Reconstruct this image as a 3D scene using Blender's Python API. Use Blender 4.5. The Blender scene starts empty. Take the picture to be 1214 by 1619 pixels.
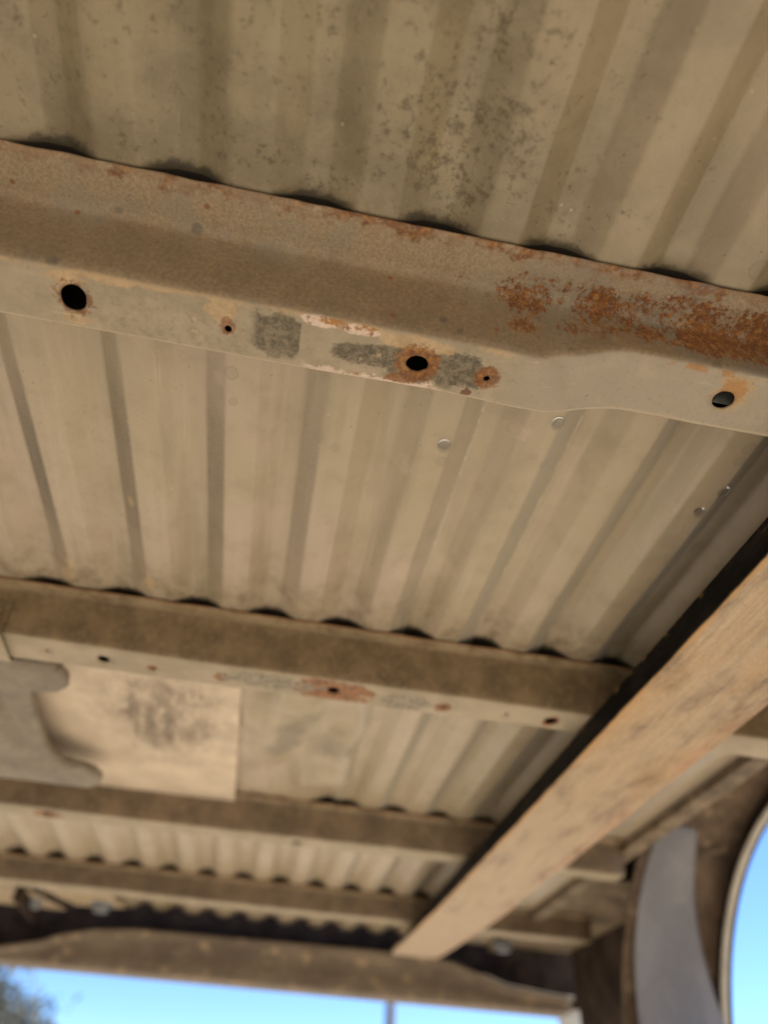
import bpy, bmesh, math, random
from mathutils import Vector, Matrix, noise as mnoise
from mathutils.geometry import delaunay_2d_cdt
random.seed(7)
scene = bpy.context.scene
COL = scene.collection

# ------------------------------------------------------------------ camera, world, sun, exposure
S = 0.4                       # metres per layout unit (1 unit = camera height below the bed floor)
BASE = Vector((0.0, 0.0, 1.6))  # camera position
def W(p):                     # layout units -> metres
    return Vector(p) * S + BASE

F_PX, YAW, PITCH, ROLL = 1072.06, 0.13023, 0.76099, 0.07159
fw = Vector((math.sin(YAW)*math.cos(PITCH), math.cos(YAW)*math.cos(PITCH), math.sin(PITCH)))
rt = fw.cross(Vector((0, 0, 1))).normalized()
up = rt.cross(fw)
rr = rt*math.cos(ROLL) + up*math.sin(ROLL)
uu = -rt*math.sin(ROLL) + up*math.cos(ROLL)
cam_d = bpy.data.cameras.new("camera")
cam = bpy.data.objects.new("camera", cam_d)
COL.objects.link(cam)
cam.matrix_world = Matrix(((rr.x, uu.x, -fw.x, BASE.x), (rr.y, uu.y, -fw.y, BASE.y), (rr.z, uu.z, -fw.z, BASE.z), (0, 0, 0, 1)))
cam_d.sensor_fit = 'VERTICAL'
cam_d.sensor_height = 36.0
cam_d.lens = F_PX/1619*36.0
cam_d.clip_start = 0.01
cam_d.clip_end = 5000
cam_d.dof.use_dof = True
cam_d.dof.focus_distance = 0.445
cam_d.dof.aperture_fstop = 2.8
scene.camera = cam

SUN_EL, SUN_AZ = math.radians(46), math.radians(72)     # azimuth measured from +Y towards +X
world = bpy.data.worlds.new("World")
scene.world = world
world.use_nodes = True
wn = world.node_tree
sky = wn.nodes.new("ShaderNodeTexSky")
sky.sky_type = 'NISHITA'
sky.sun_disc = False
sky.sun_elevation = SUN_EL
sky.sun_rotation = SUN_AZ
sky.altitude = 1500
sky.air_density = 0.85
sky.dust_density = 0.0
sky.ozone_density = 8.0
bg = wn.nodes["Background"]
wn.links.new(sky.outputs[0], bg.inputs[0])
bg.inputs[1].default_value = 0.09
sun_d = bpy.data.lights.new("sun", 'SUN')
sun_d.energy = 5.0
sun_d.angle = math.radians(0.5)
sun_d.color = (1.0, 0.955, 0.88)
sun = bpy.data.objects.new("sun", sun_d)
COL.objects.link(sun)
sd = Vector((math.sin(SUN_AZ)*math.cos(SUN_EL), math.cos(SUN_AZ)*math.cos(SUN_EL), math.sin(SUN_EL)))
sun.rotation_euler = sd.to_track_quat('Z', 'Y').to_euler()
sun.location = sd*30
scene.view_settings.view_transform = 'Standard'
scene.view_settings.look = 'None'
scene.view_settings.exposure = 1.52
scene.view_settings.gamma = 1.0
scene.render.engine = 'CYCLES'
scene.cycles.max_bounces = 10
scene.cycles.diffuse_bounces = 7

# ------------------------------------------------------------------ projection helpers (photo pixel -> layout point)
def ray(px, py):
    d = fw*F_PX + rr*(px-607) - uu*(py-809.5)
    return d/d.z
def on_z(px, py, z=1.0): return ray(px, py)*z

# ------------------------------------------------------------------ object helpers
def link_mesh(name, me, mat=None, parent=None, smooth=True):
    o = bpy.data.objects.new(name, me)
    COL.objects.link(o)
    if mat: me.materials.append(mat)
    if parent is not None:
        o.parent = parent
        q = parent
        off = Vector()
        while q: off += q.location; q = q.parent
        o.location = -off
    if smooth:
        for p in me.polygons: p.use_smooth = True
    return o
def from_bm(name, bm, mat=None, parent=None, smooth=False):
    me = bpy.data.meshes.new(name)
    bm.normal_update(); bm.to_mesh(me); bm.free()
    return link_mesh(name, me, mat, parent, smooth)
def thing(name, label, cat, loc, group=None):
    o = bpy.data.objects.new(name, None); COL.objects.link(o)
    o.location = loc; o.empty_display_size = 0.1
    o["label"] = label; o["category"] = cat
    if group: o["group"] = group
    return o
def tag(o, label, cat, group=None):
    o["label"] = label; o["category"] = cat
    if group: o["group"] = group
def box_bm(bm, lo, hi, bev=0.0, seg=2):
    r = bmesh.ops.create_cube(bm, size=1.0)
    lo, hi = W(lo), W(hi)
    for v in r['verts']:
        v.co = Vector([(lo[i]+hi[i])/2 + v.co[i]*(hi[i]-lo[i]) for i in range(3)])
    if bev:
        es = list({e for v in r['verts'] for e in v.link_edges})
        bmesh.ops.bevel(bm, geom=es, offset=bev*S, segments=seg, affect='EDGES', profile=0.5)
def box(name, lo, hi, mat, parent, bev=0.004):
    bm = bmesh.new(); box_bm(bm, lo, hi, bev)
    return from_bm(name, bm, mat, parent)
def prism(name, pts, axis, a, b, mat, parent, bev=0.0, seg=2):
    """extrude a polygon (2-D layout points) along axis 'x','y' or 'z' between a and b."""
    bm = bmesh.new()
    def P(p, t):
        return W({'x': (t, p[0], p[1]), 'y': (p[0], t, p[1]), 'z': (p[0], p[1], t)}[axis])
    v0 = [bm.verts.new(P(p, a)) for p in pts]; v1 = [bm.verts.new(P(p, b)) for p in pts]
    bm.faces.new(v0); bm.faces.new(list(reversed(v1)))
    n = len(pts)
    for i in range(n):
        bm.faces.new((v0[i], v1[i], v1[(i+1) % n], v0[(i+1) % n]))
    bmesh.ops.recalc_face_normals(bm, faces=bm.faces)
    if bev:
        bmesh.ops.bevel(bm, geom=[e for e in bm.edges if len(e.link_faces) == 2 and e.calc_face_angle(0) > 0.6],
                        offset=bev*S, segments=seg, affect='EDGES', profile=0.5)
    o = from_bm(name, bm, mat, parent)
    return o
def solid(o, t, off=1.0):
    m = o.modifiers.new("solid", 'SOLIDIFY'); m.thickness = t; m.offset = off
    return o

# ------------------------------------------------------------------ shader helpers
class G:
    def __init__(self, name, rough=0.5, spec=0.35):
        self.m = bpy.data.materials.new(name); self.m.use_nodes = True
        self.t = self.m.node_tree; self.b = self.t.nodes["Principled BSDF"]
        self.b.inputs["Roughness"].default_value = rough
        self.b.inputs["Specular IOR Level"].default_value = spec
        tc = self.t.nodes.new("ShaderNodeTexCoord")
        a = self.t.nodes.new("ShaderNodeVectorMath"); a.operation = 'SUBTRACT'
        self.t.links.new(tc.outputs["Object"], a.inputs[0]); a.inputs[1].default_value = BASE
        s = self.t.nodes.new("ShaderNodeVectorMath"); s.operation = 'SCALE'
        self.t.links.new(a.outputs[0], s.inputs[0]); s.inputs["Scale"].default_value = 1/S
        self.p = s.outputs[0]                       # position in layout units
        x = self.t.nodes.new("ShaderNodeSeparateXYZ"); self.t.links.new(self.p, x.inputs[0])
        self.x, self.y, self.z = x.outputs
        self.tc = tc
    def uv(self):
        x = self.t.nodes.new("ShaderNodeSeparateXYZ"); self.t.links.new(self.tc.outputs["UV"], x.inputs[0])
        return x.outputs[0], x.outputs[1]
    def put(self, sock, v):
        if isinstance(v, bpy.types.NodeSocket): self.t.links.new(v, sock)
        elif isinstance(v, (tuple, list)) and len(v) == 3 and sock.type == 'RGBA': sock.default_value = (*v, 1)
        else: sock.default_value = v
    def math(self, op, a, b=0.0, c=None, clamp=False):
        n = self.t.nodes.new("ShaderNodeMath"); n.operation = op; n.use_clamp = clamp
        self.put(n.inputs[0], a); self.put(n.inputs[1], b)
        if c is not None: self.put(n.inputs[2], c)
        return n.outputs[0]
    def mul(self, *a):
        r = a[0]
        for k in a[1:]: r = self.math('MULTIPLY', r, k)
        return r
    def add(self, *a):
        r = a[0]
        for k in a[1:]: r = self.math('ADD', r, k)
        return r
    def sub(self, a, b): return self.math('SUBTRACT', a, b)
    def mx(self, *a):
        r = a[0]
        for k in a[1:]: r = self.math('MAXIMUM', r, k)
        return r
    def inv(self, a): return self.math('SUBTRACT', 1.0, a, clamp=True)
    def step(self, v, lo, hi, t0=0.0, t1=1.0):
        n = self.t.nodes.new("ShaderNodeMapRange"); n.interpolation_type = 'SMOOTHSTEP'
        self.put(n.inputs[0], v)
        if lo <= hi: vals = (lo, hi, t0, t1)
        else: vals = (hi, lo, t1, t0)
        for i, k in enumerate(vals): n.inputs[1+i].default_value = k
        return n.outputs[0]
    def band(self, v, a, b, w): return self.mul(self.step(v, a-w, a+w), self.step(v, b+w, b-w))
    def noise(self, scale, detail=4, rough=0.55, stretch=(1, 1, 1), off=(0, 0, 0), dist=0.0, vec=None):
        mp = self.t.nodes.new("ShaderNodeMapping"); self.put(mp.inputs[0], vec if vec is not None else self.p)
        mp.inputs["Scale"].default_value = stretch; mp.inputs["Location"].default_value = off
        n = self.t.nodes.new("ShaderNodeTexNoise"); self.put(n.inputs["Vector"], mp.outputs[0])
        n.inputs["Scale"].default_value = scale; n.inputs["Detail"].default_value = detail
        n.inputs["Roughness"].default_value = rough; n.inputs["Distortion"].default_value = dist
        return n.outputs["Fac"]
    def voro(self, scale, stretch=(1, 1, 1), feat='F1', off=(0, 0, 0), rnd=1.0):
        mp = self.t.nodes.new("ShaderNodeMapping"); self.put(mp.inputs[0], self.p)
        mp.inputs["Scale"].default_value = stretch; mp.inputs["Location"].default_value = off
        n = self.t.nodes.new("ShaderNodeTexVoronoi"); n.feature = feat; self.put(n.inputs["Vector"], mp.outputs[0])
        n.inputs["Scale"].default_value = scale; n.inputs["Randomness"].default_value = rnd
        return n.outputs["Distance"]
    def dist(self, u, v, cu, cv, ru, rv, ang=0.0):
        """elliptic distance, 1 on the rim"""
        du, dv = self.sub(u, cu), self.sub(v, cv)
        if ang:
            c, s = math.cos(ang), math.sin(ang)
            du, dv = self.add(self.mul(du, c), self.mul(dv, s)), self.add(self.mul(du, -s), self.mul(dv, c))
        a, b = self.mul(du, 1/ru), self.mul(dv, 1/rv)
        return self.math('SQRT', self.add(self.mul(a, a), self.mul(b, b)))
    def mix(self, f, a, b, mode='MIX'):
        n = self.t.nodes.new("ShaderNodeMix"); n.data_type = 'RGBA'; n.blend_type = mode
        self.put(n.inputs[0], f); self.put(n.inputs[6], a); self.put(n.inputs[7], b)
        return n.outputs[2]
    def bump(self, h, strength=0.3, dist=0.001, normal=None):
        n = self.t.nodes.new("ShaderNodeBump"); self.put(n.inputs["Height"], h)
        n.inputs["Strength"].default_value = strength; n.inputs["Distance"].default_value = dist
        if normal is not None: self.put(n.inputs["Normal"], normal)
        return n.outputs[0]
    def out(self, col, rough=None, normal=None, metal=None):
        self.put(self.b.inputs["Base Color"], col)
        if rough is not None: self.put(self.b.inputs["Roughness"], rough)
        if normal is not None: self.put(self.b.inputs["Normal"], normal)
        if metal is not None: self.put(self.b.inputs["Metallic"], metal)
        return self.m

TAN = (0.345, 0.28, 0.18)      # dusty factory paint
TAN_D = (0.24, 0.185, 0.11)
DUST = (0.39, 0.31, 0.225)
MOULD = (0.085, 0.07, 0.045)
RUST = (0.195, 0.076, 0.019)
RUST_D = (0.11, 0.042, 0.02)
RUST_O = (0.32, 0.148, 0.038)
PRIMER = (0.52, 0.38, 0.29)
BROWN = (0.20, 0.145, 0.085)

# corrugation profile ------------------------------------------------------------------
PER, X_REF, DEPTH = 0.1865, 0.228, 0.034
KX = [(0.0, 0.0), (0.047, 1.0), (0.083, 1.0), (0.128, 0.0), (0.1865, 0.0)]
def corr(x):
    t = (x - X_REF) % PER
    def raw(t):
        t %= PER
        for (a, ha), (b, hb) in zip(KX, KX[1:]):
            if a <= t <= b: return ha + (hb-ha)*(t-a)/(b-a)
        return 0.0
    r = 0.0055 if t > 0.06 else 0.003
    return sum(raw(t + k*r/2) for k in (-2, -1, 0, 1, 2))/5*DEPTH
FX0, FX1, FY0, FY1 = -2.35, 1.47, -2.9, 4.76
def pad_mask(x, y):
    d = max(abs(x-0.06)/0.20, abs(y-2.38)/0.46) + 0.35*mnoise.noise(Vector((x*9, y*6, 3)))
    t = min(1, max(0, (1.12-d)/0.25))
    return t*t*(3-2*t)
def floor_z(x, y):
    c = corr(x) if x < 1.28 else DEPTH*0.0
    rib = math.floor((x-X_REF)/PER)
    for yc, k, wdt in ((0.43, 0.22, 0.05), (1.50, 0.52, 0.09), (2.74, 0.40, 0.12), (3.89, 0.25, 0.12)):
        if abs(y-yc) < 4*wdt:
            h = 0.5+0.5*math.sin(rib*12.9898+yc*78.2)
            c *= 1-k*(0.55+0.65*h)*math.exp(-((y-yc)/wdt)**2)
    if 1.7 < y < 3.0:
        m = pad_mask(x, y)
        c = c*(1-m) + m*0.026*(0.30 + 1.5*mnoise.noise(Vector((x*10+5, y*5, 1.3))))
    return 1.004 + c + 0.0016*mnoise.noise(Vector((x*3, y*2.2, 0.7)))

# ------------------------------------------------------------------ materials
def mat_floor():
    g = G("floor_paint", 0.5, 0.6)
    big = g.noise(2.6, 4, 0.6, (1, 0.5, 1))
    mid = g.noise(11, 5, 0.62)
    fine = g.noise(120, 3, 0.6)
    grain = g.noise(420, 2, 0.6)
    col = g.mix(g.step(big, 0.35, 0.68), TAN, DUST)
    col = g.mix(g.mul(g.step(mid, 0.45, 0.75), 0.45), col, TAN_D)
    streak = g.noise(26, 4, 0.6, (1, 0.06, 1))
    col = g.mix(g.mul(g.step(streak, 0.50, 0.70), 0.45), col, (0.42, 0.335, 0.245))
    col = g.mix(g.mul(g.step(g.noise(14, 4, 0.6, (1, 0.10, 1), (3, 1, 0)), 0.50, 0.70), 0.5), col, (0.235, 0.195, 0.115))
    # mould clouds on the near panel
    near = g.step(g.y, 0.47, 0.41)
    blobs = g.mx(g.step(g.dist(g.x, g.y, 0.10, 0.30, 0.17, 0.14), 1.35, 0.35),
                 g.mul(g.step(g.dist(g.x, g.y, 0.12, 0.18, 0.13, 0.07), 1.4, 0.3), 0.9),
                 g.mul(g.step(g.dist(g.x, g.y, -0.15, 0.25, 0.75, 0.40), 1.3, 0.3), 0.62))
    sp = g.add(g.mul(g.noise(70, 8, 0.80), 0.78), g.mul(g.noise(15, 5, 0.6), 0.22))
    thr = g.sub(0.615, g.mul(blobs, 0.130))
    mould = g.math('MULTIPLY', g.math('SUBTRACT', sp, thr), 14.0, clamp=True)
    mould = g.mul(mould, near, 0.74)
    col = g.mix(g.mul(near, g.step(g.x, 0.9, 0.0, 0.35, 1.0), 0.85), col, g.mix(g.step(g.noise(7, 5, 0.65, off=(1, 1, 1)), 0.36, 0.64), (0.150, 0.118, 0.060), (0.245, 0.197, 0.110)))  # dimmer light of the near panel painted in, together with its dirt
    col = g.mix(mould, col, g.mix(g.noise(30, 3), (0.05, 0.034, 0.018), (0.12, 0.085, 0.042)))
    # patchy darker brown where the sheet meets the members
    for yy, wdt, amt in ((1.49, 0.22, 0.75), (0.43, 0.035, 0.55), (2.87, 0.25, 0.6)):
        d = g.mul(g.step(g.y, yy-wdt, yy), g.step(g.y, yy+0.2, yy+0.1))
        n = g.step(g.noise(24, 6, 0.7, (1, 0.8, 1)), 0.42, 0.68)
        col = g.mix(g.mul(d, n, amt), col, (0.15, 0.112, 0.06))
    # fine salt-and-pepper grain of dusty paint
    col = g.mix(g.mul(g.step(g.noise(210, 4, 0.8), 0.56, 0.70), 0.30), col, (0.12, 0.095, 0.06))
    col = g.mix(g.mul(g.step(g.noise(240, 4, 0.8, off=(5, 1, 2)), 0.58, 0.72), 0.30), col, (0.55, 0.46, 0.33))
    scr = g.mul(g.step(g.noise(90, 3, 0.6, (1, 0.02, 1), (0, 3, 0)), 0.66, 0.70), g.step(g.noise(5, 3, off=(8, 1, 0)), 0.5, 0.62))
    col = g.mix(g.mul(scr, 0.35), col, (0.50, 0.43, 0.33))
    # shade of the gaps and hollows painted black, over and inside the crossmembers
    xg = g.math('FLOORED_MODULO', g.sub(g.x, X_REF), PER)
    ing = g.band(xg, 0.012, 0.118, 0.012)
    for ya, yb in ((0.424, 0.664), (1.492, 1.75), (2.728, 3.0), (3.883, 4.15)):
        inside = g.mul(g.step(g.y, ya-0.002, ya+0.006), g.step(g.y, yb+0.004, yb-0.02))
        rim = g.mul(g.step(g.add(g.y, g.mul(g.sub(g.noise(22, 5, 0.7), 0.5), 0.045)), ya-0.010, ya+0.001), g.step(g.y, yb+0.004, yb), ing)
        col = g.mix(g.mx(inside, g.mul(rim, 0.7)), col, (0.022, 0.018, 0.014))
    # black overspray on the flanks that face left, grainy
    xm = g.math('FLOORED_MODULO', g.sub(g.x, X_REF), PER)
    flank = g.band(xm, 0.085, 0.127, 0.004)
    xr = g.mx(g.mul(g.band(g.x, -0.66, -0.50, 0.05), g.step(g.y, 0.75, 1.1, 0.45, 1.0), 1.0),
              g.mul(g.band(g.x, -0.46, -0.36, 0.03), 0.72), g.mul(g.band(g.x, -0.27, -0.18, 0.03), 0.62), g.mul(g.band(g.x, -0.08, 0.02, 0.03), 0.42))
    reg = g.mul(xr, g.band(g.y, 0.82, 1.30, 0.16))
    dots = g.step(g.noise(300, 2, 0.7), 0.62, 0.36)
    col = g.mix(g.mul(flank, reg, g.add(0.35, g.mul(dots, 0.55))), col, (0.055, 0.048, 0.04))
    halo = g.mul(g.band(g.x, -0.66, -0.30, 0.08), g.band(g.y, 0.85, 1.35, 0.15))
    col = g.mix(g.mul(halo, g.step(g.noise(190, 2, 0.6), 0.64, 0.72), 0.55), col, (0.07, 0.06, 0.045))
    pd = g.add(g.dist(g.x, g.y, 0.03, 2.2, 0.05, 0.2, 0.2), g.mul(g.sub(g.noise(8, 4, 0.6), 0.5), 2.6))
    col = g.mix(g.mul(g.step(pd, 1.2, 0.5), 0.6), col, (0.13, 0.10, 0.06))
    pd = g.add(g.dist(g.x, g.y, 0.16, 2.25, 0.09, 0.12), g.mul(g.sub(g.noise(10, 4, 0.6, off=(3, 0, 0)), 0.5), 3.0))
    col = g.mix(g.mul(g.step(pd, 1.1, 0.4), 0.5), col, (0.14, 0.11, 0.065))
    # tiny pits and pale flecks
    vd = g.voro(34)
    col = g.mix(g.mul(g.step(vd, 0.075, 0.045), 0.55), col, (0.06, 0.045, 0.03))
    vl = g.voro(17, off=(4, 7, 2))
    col = g.mix(g.mul(g.step(vl, 0.05, 0.02), 0.5), col, (0.58, 0.48, 0.34))
    # dried drip marks
    for px, py, r in ((697, 726, .0105), (531, 705, .009), (869, 617, .0), (860, 733, .009), (843, 718, .008), (367, 587, .013), (370, 632, .008),
                      (1183, 707, .013), (1168, 726, .011), (1160, 731, .0), (1197, 424, .014), (88, 803, .008), (640, 735, .012), (812, 682, .012)):
        if not r: continue
        c = on_z(px, py, 1.01)
        d = g.dist(g.x, g.y, c.x, c.y, r, r*1.15, 0.2)
        col = g.mix(g.mul(g.step(d, 1.08, 0.92), g.add(0.14, g.mul(g.step(d, 0.7, 0.98), 0.28))), col, (0.15, 0.115, 0.065))
    for px, py, rr_ in ((702, 702, .0132), (882, 667, .0128), (1143, 776, .0135), (1105, 808, .0125)):
        c = on_z(px, py, 1.012)
        d = g.add(g.dist(g.x, g.y, c.x, c.y, rr_, rr_*1.12), g.mul(g.sub(g.noise(60, 3), 0.5), 0.3))
        col = g.mix(g.mul(g.step(d, 1.15, 0.95), 0.32), col, (0.11, 0.085, 0.05))
    # scuffed pale areas
    for px, py, rx, ry in ((820, 682, .03, .02), (640, 737, .018, .03), (345, 600, .014, .02), (700, 910, .03, .05), (640, 900, .035, .06)):
        c = on_z(px, py, 1.01)
        d = g.add(g.dist(g.x, g.y, c.x, c.y, rx, ry), g.mul(g.sub(g.noise(60, 5, 0.7), 0.5), 2.0))
        col = g.mix(g.mul(g.step(d, 1.1, 0.4), 0.35), col, (0.48, 0.37, 0.27))
    for px, py, rx, ry in ((110, 905, .02, .03), (112, 890, .012, .02), (238, 920, .016, .025), (205, 800, .01, .02)):
        c = on_z(px, py, 1.01)
        d = g.add(g.dist(g.x, g.y, c.x, c.y, rx, ry), g.mul(g.sub(g.noise(45, 5, 0.7), 0.5), 2.6))
        col = g.mix(g.mul(g.step(d, 0.95, 0.7), 0.55), col, (0.50, 0.36, 0.20))
    # grey sky sheen painted on the flanks that face right, pale corner line
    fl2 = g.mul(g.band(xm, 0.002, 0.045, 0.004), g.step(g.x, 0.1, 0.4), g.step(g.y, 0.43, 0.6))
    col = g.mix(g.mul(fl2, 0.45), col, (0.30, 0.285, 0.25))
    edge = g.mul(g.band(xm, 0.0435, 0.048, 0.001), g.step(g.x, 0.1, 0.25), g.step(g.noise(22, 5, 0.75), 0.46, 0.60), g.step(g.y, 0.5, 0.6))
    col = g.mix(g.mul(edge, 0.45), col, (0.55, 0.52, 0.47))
    rough = g.add(0.26, g.mul(mid, 0.28), g.mul(mould, 0.3))
    h = g.add(g.mul(fine, 0.5), g.mul(grain, 0.3), g.mul(mould, 0.4))
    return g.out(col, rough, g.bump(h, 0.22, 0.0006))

def bot(px, py, y0, y1, z):      # photo pixel on a member's bottom face -> (u, v)
    p = on_z(px, py, z)
    return p.x, 2 + (p.y - y0)/(y1 - y0)

def mat_cm1(y0, y1, z, zr):
    g = G("crossmember_paint_rusty", 0.55, 0.35)
    u, v = g.uv()
    wall = g.step(v, 2.06, 1.97)
    bottom = g.inv(wall)
    ratio = 1/(y1-y0)
    mid = g.noise(16, 6, 0.65)
    fine = g.noise(260, 4, 0.7)
    # --- dusty wall, shade darkened in; flange lightened for the light it catches
    wc = g.mix(g.step(g.noise(150, 6, 0.78), 0.38, 0.64), (0.175, 0.122, 0.070), (0.265, 0.188, 0.108))
    wc = g.mix(g.mul(g.step(mid, 0.42, 0.66), 0.5), wc, (0.15, 0.115, 0.075))
    fl = g.step(g.add(v, g.mul(g.sub(g.noise(12, 5, 0.7), 0.5), 0.5)), 1.35, 0.6)
    lightspeck = g.step(g.noise(230, 6, 0.8), 0.44, 0.62)
    wc = g.mix(g.mul(fl, g.add(0.30, g.mul(lightspeck, 0.42))), wc, (0.42, 0.325, 0.205))
    greyfl = g.mul(g.band(v, 0.0, 1.3, 0.2), g.step(g.noise(9, 4, 0.6), 0.47, 0.62))
    wc = g.mix(g.mul(greyfl, 0.4), wc, (0.235, 0.215, 0.165))
    wc = g.mix(g.mul(g.step(g.noise(190, 5, 0.82, off=(7, 1, 3)), 0.56, 0.68), 0.55), wc, (0.07, 0.055, 0.038))
    wc = g.mix(g.mul(g.step(g.noise(210, 5, 0.82, off=(1, 5, 3)), 0.58, 0.70), 0.50), wc, (0.42, 0.31, 0.185))
    run = g.mul(g.step(g.noise(34, 5, 0.7, (1, 0.12, 0.12), (2, 0, 0)), 0.52, 0.68), g.step(u, -0.3, 0.3))
    wc = g.mix(g.mul(run, 0.35), wc, (0.21, 0.115, 0.05))
    # spots on the wall
    vs = g.voro(13, off=(1.3, 0.2, 0))
    wc = g.mix(g.mul(g.step(vs, 0.14, 0.08), 0.5), wc, (0.07, 0.06, 0.05))
    # --- rust on the wall
    rx = g.step(u, 0.03, 0.10)
    rn = g.add(g.mul(g.noise(85, 8, 0.82, (1, 1, 0.6)), 0.60), g.mul(g.noise(12, 5, 0.6, (1, 1, 0.7), off=(2.4, 0, 0)), 0.40))
    core = g.mx(g.mul(g.step(u, 0.10, 0.30), g.band(v, 0.35, 1.75, 0.25), 1.0), g.step(g.dist(u, v, 0.31, 1.05, 0.15, 0.45), 1.5, 0.4), g.mul(g.step(g.dist(u, v, 0.56, 1.38, 0.22, 0.42), 1.5, 0.4), 1.15),
                g.step(g.dist(u, v, 0.52, 0.62, 0.26, 0.36), 1.5, 0.4), g.mul(g.step(g.dist(u, v, 0.15, 0.95, 0.035, 0.28), 1.6, 0.4), 0.75),
                g.step(g.dist(u, v, 0.78, 1.0, 0.22, 0.9), 1.4, 0.4))
    rust = g.math('MULTIPLY', g.sub(rn, g.sub(0.655, g.add(g.mul(core, 0.175), g.mul(g.step(u, 0.3, 0.75), 0.03)))), 22.0, clamp=True)
    rust = g.mul(rust, rx, wall)
    edge_r = g.mul(g.step(g.add(v, g.mul(g.sub(g.noise(30, 4, 0.7), 0.5), 1.3)), 0.26, 0.06), g.add(0.45, g.mul(g.step(g.noise(22, 3), 0.42, 0.56), 0.55)))
    rustc = g.mix(g.step(g.noise(110, 6, 0.8), 0.38, 0.60), RUST_D, RUST)
    rustc = g.mix(g.step(g.noise(90, 6, 0.78, off=(5, 3, 1)), 0.50, 0.64), rustc, RUST_O)
    rustc = g.mix(g.mul(g.step(g.noise(150, 5, 0.8, off=(2, 3, 1)), 0.56, 0.66), 0.8), rustc, (0.31, 0.185, 0.08))
    grime = g.mul(g.step(u, 0.16, 0.4), g.step(g.noise(7, 3, 0.5, off=(2, 2, 2)), 0.42, 0.62), wall)
    wc = g.mix(g.mul(grime, 0.6), wc, (0.17, 0.155, 0.13))
    wc = g.mix(g.mx(rust, g.mul(edge_r, 0.9)), wc, rustc)
    # scattered rust dots
    vr = g.voro(19, off=(8, 2, 5))
    wc = g.mix(g.mul(g.step(vr, 0.11, 0.06), 0.8), wc, RUST)
    # --- bottom face
    bc = g.mix(g.step(mid, 0.35, 0.68), (0.265, 0.22, 0.145), (0.32, 0.265, 0.185))
    bc = g.mix(g.mul(g.step(u, 0.20, 0.34), 0.8), bc, (0.30, 0.255, 0.195))
    wob = g.mul(g.sub(g.noise(40, 8, 0.80), 0.5), 3.0)
    wob2 = g.mul(g.sub(g.noise(85, 7, 0.82), 0.5), 2.2)
    def patch(px, py, rx_, rv_, ang=0.0, w=1.0, soft=0.12, wb=None):
        cu, cv = bot(px, py, y0, y1, z)
        d = g.add(g.dist(u, v, cu, cv, rx_, rv_, ang), g.mul(wob if wb is None else wb, w))
        return g.step(d, 1.0+soft, 1.0-soft)
    # faint mottling left part
    mott = g.mul(patch(300, 515, 0.17, 0.40, 0, 0.8, 0.4), g.step(g.noise(60, 7, 0.75), 0.46, 0.62))
    bc = g.mix(g.mul(mott, 0.55), bc, (0.19, 0.155, 0.095))
    # grey lichen patches
    straight = g.mul(g.step(u, bot(402, 530, y0, y1, z)[0]-.01, bot(402, 530, y0, y1, z)[0]+.008), g.step(u, bot(475, 530, y0, y1, z)[0]+.0015, bot(475, 530, y0, y1, z)[0]-.0015))
    q1 = g.mul(straight, patch(440, 530, 0.06, 0.36, 0, 0.75), )
    q2 = g.mx(patch(590, 563, 0.062, 0.20, 0.0, 0.55), patch(655, 577, 0.05, 0.34, 0, 0.6), patch(715, 585, 0.055, 0.34, 0, 0.8))
    gp = g.mx(g.mul(q1, 0.95), q2)
    lc = g.mix(g.step(g.noise(95, 7, 0.8), 0.4, 0.62), (0.06, 0.052, 0.036), (0.18, 0.148, 0.10))
    bc = g.mix(g.mul(gp, 0.9), bc, lc)
    # bare primer along the folds
    tanp = g.mx(patch(665, 545, 0.055, 0.13, 0, 0.6), patch(560, 517, 0.05, 0.10, 0, 0.5), patch(350, 487, 0.022, 0.18, 0, 0.9),
                patch(103, 437, 0.03, 0.12, 0, 0.8), patch(120, 503, 0.022, 0.12, 0, 0.8), patch(160, 440, 0.05, 0.08, 0, 0.9))
    bc = g.mix(g.mul(tanp, 0.8), bc, g.mix(g.step(g.noise(50, 5, 0.75), 0.4, 0.6), (0.34, 0.235, 0.125), (0.47, 0.33, 0.185)))
    foldl = g.mul(g.band(g.add(v, g.mul(wob, 0.12)), 1.98, 2.10, 0.03), g.band(u, -0.7, 0.30, 0.05), g.step(g.noise(13, 4, 0.6), 0.38, 0.5))
    bc = g.mix(g.mul(foldl, 0.75), bc, (0.42, 0.30, 0.17))
    pink = g.mx(patch(505, 507, 0.028, 0.10, 0, 0.7), patch(570, 522, 0.03, 0.08, 0, 0.7),
                g.mul(g.band(g.add(v, g.mul(wob, 0.22)), 2.86, 3.15, 0.03), g.band(u, bot(482, 580, y0, y1, z)[0], bot(690, 610, y0, y1, z)[0], 0.012)))
    bc = g.mix(g.mul(pink, 0.9), bc, (0.60, 0.47, 0.38))
    bc = g.mix(g.mul(pink, g.step(g.noise(60, 6, 0.75, off=(3, 1, 1)), 0.53, 0.58), 0.9), bc, RUST)
    bc = g.mix(g.mul(patch(545, 512, 0.05, 0.055, 0, 0.7), g.step(g.noise(50, 6, 0.75), 0.48, 0.54)), bc, RUST_O)
    bc = g.mix(g.mul(patch(630, 600, 0.02, 0.10, 0, 0.8), 0.9), bc, RUST)
    bc = g.mix(g.mul(patch(735, 622, 0.009, 0.10, 0, 0.8), 0.9), bc, RUST_D)
    # rust halos round the holes
    def halo(px, py, ri, amt, colr, squash=1.0, w=0.8, zz=z):
        p = on_z(px, py, zz); cu, cv = p.x, 2+(p.y-y0)/(y1-y0)
        d = g.add(g.dist(u, v, cu, cv, ri, ri*ratio*squash), g.mul(wob2, w))
        return g.mul(g.step(d, 1.12, 0.88), amt), colr
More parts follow.
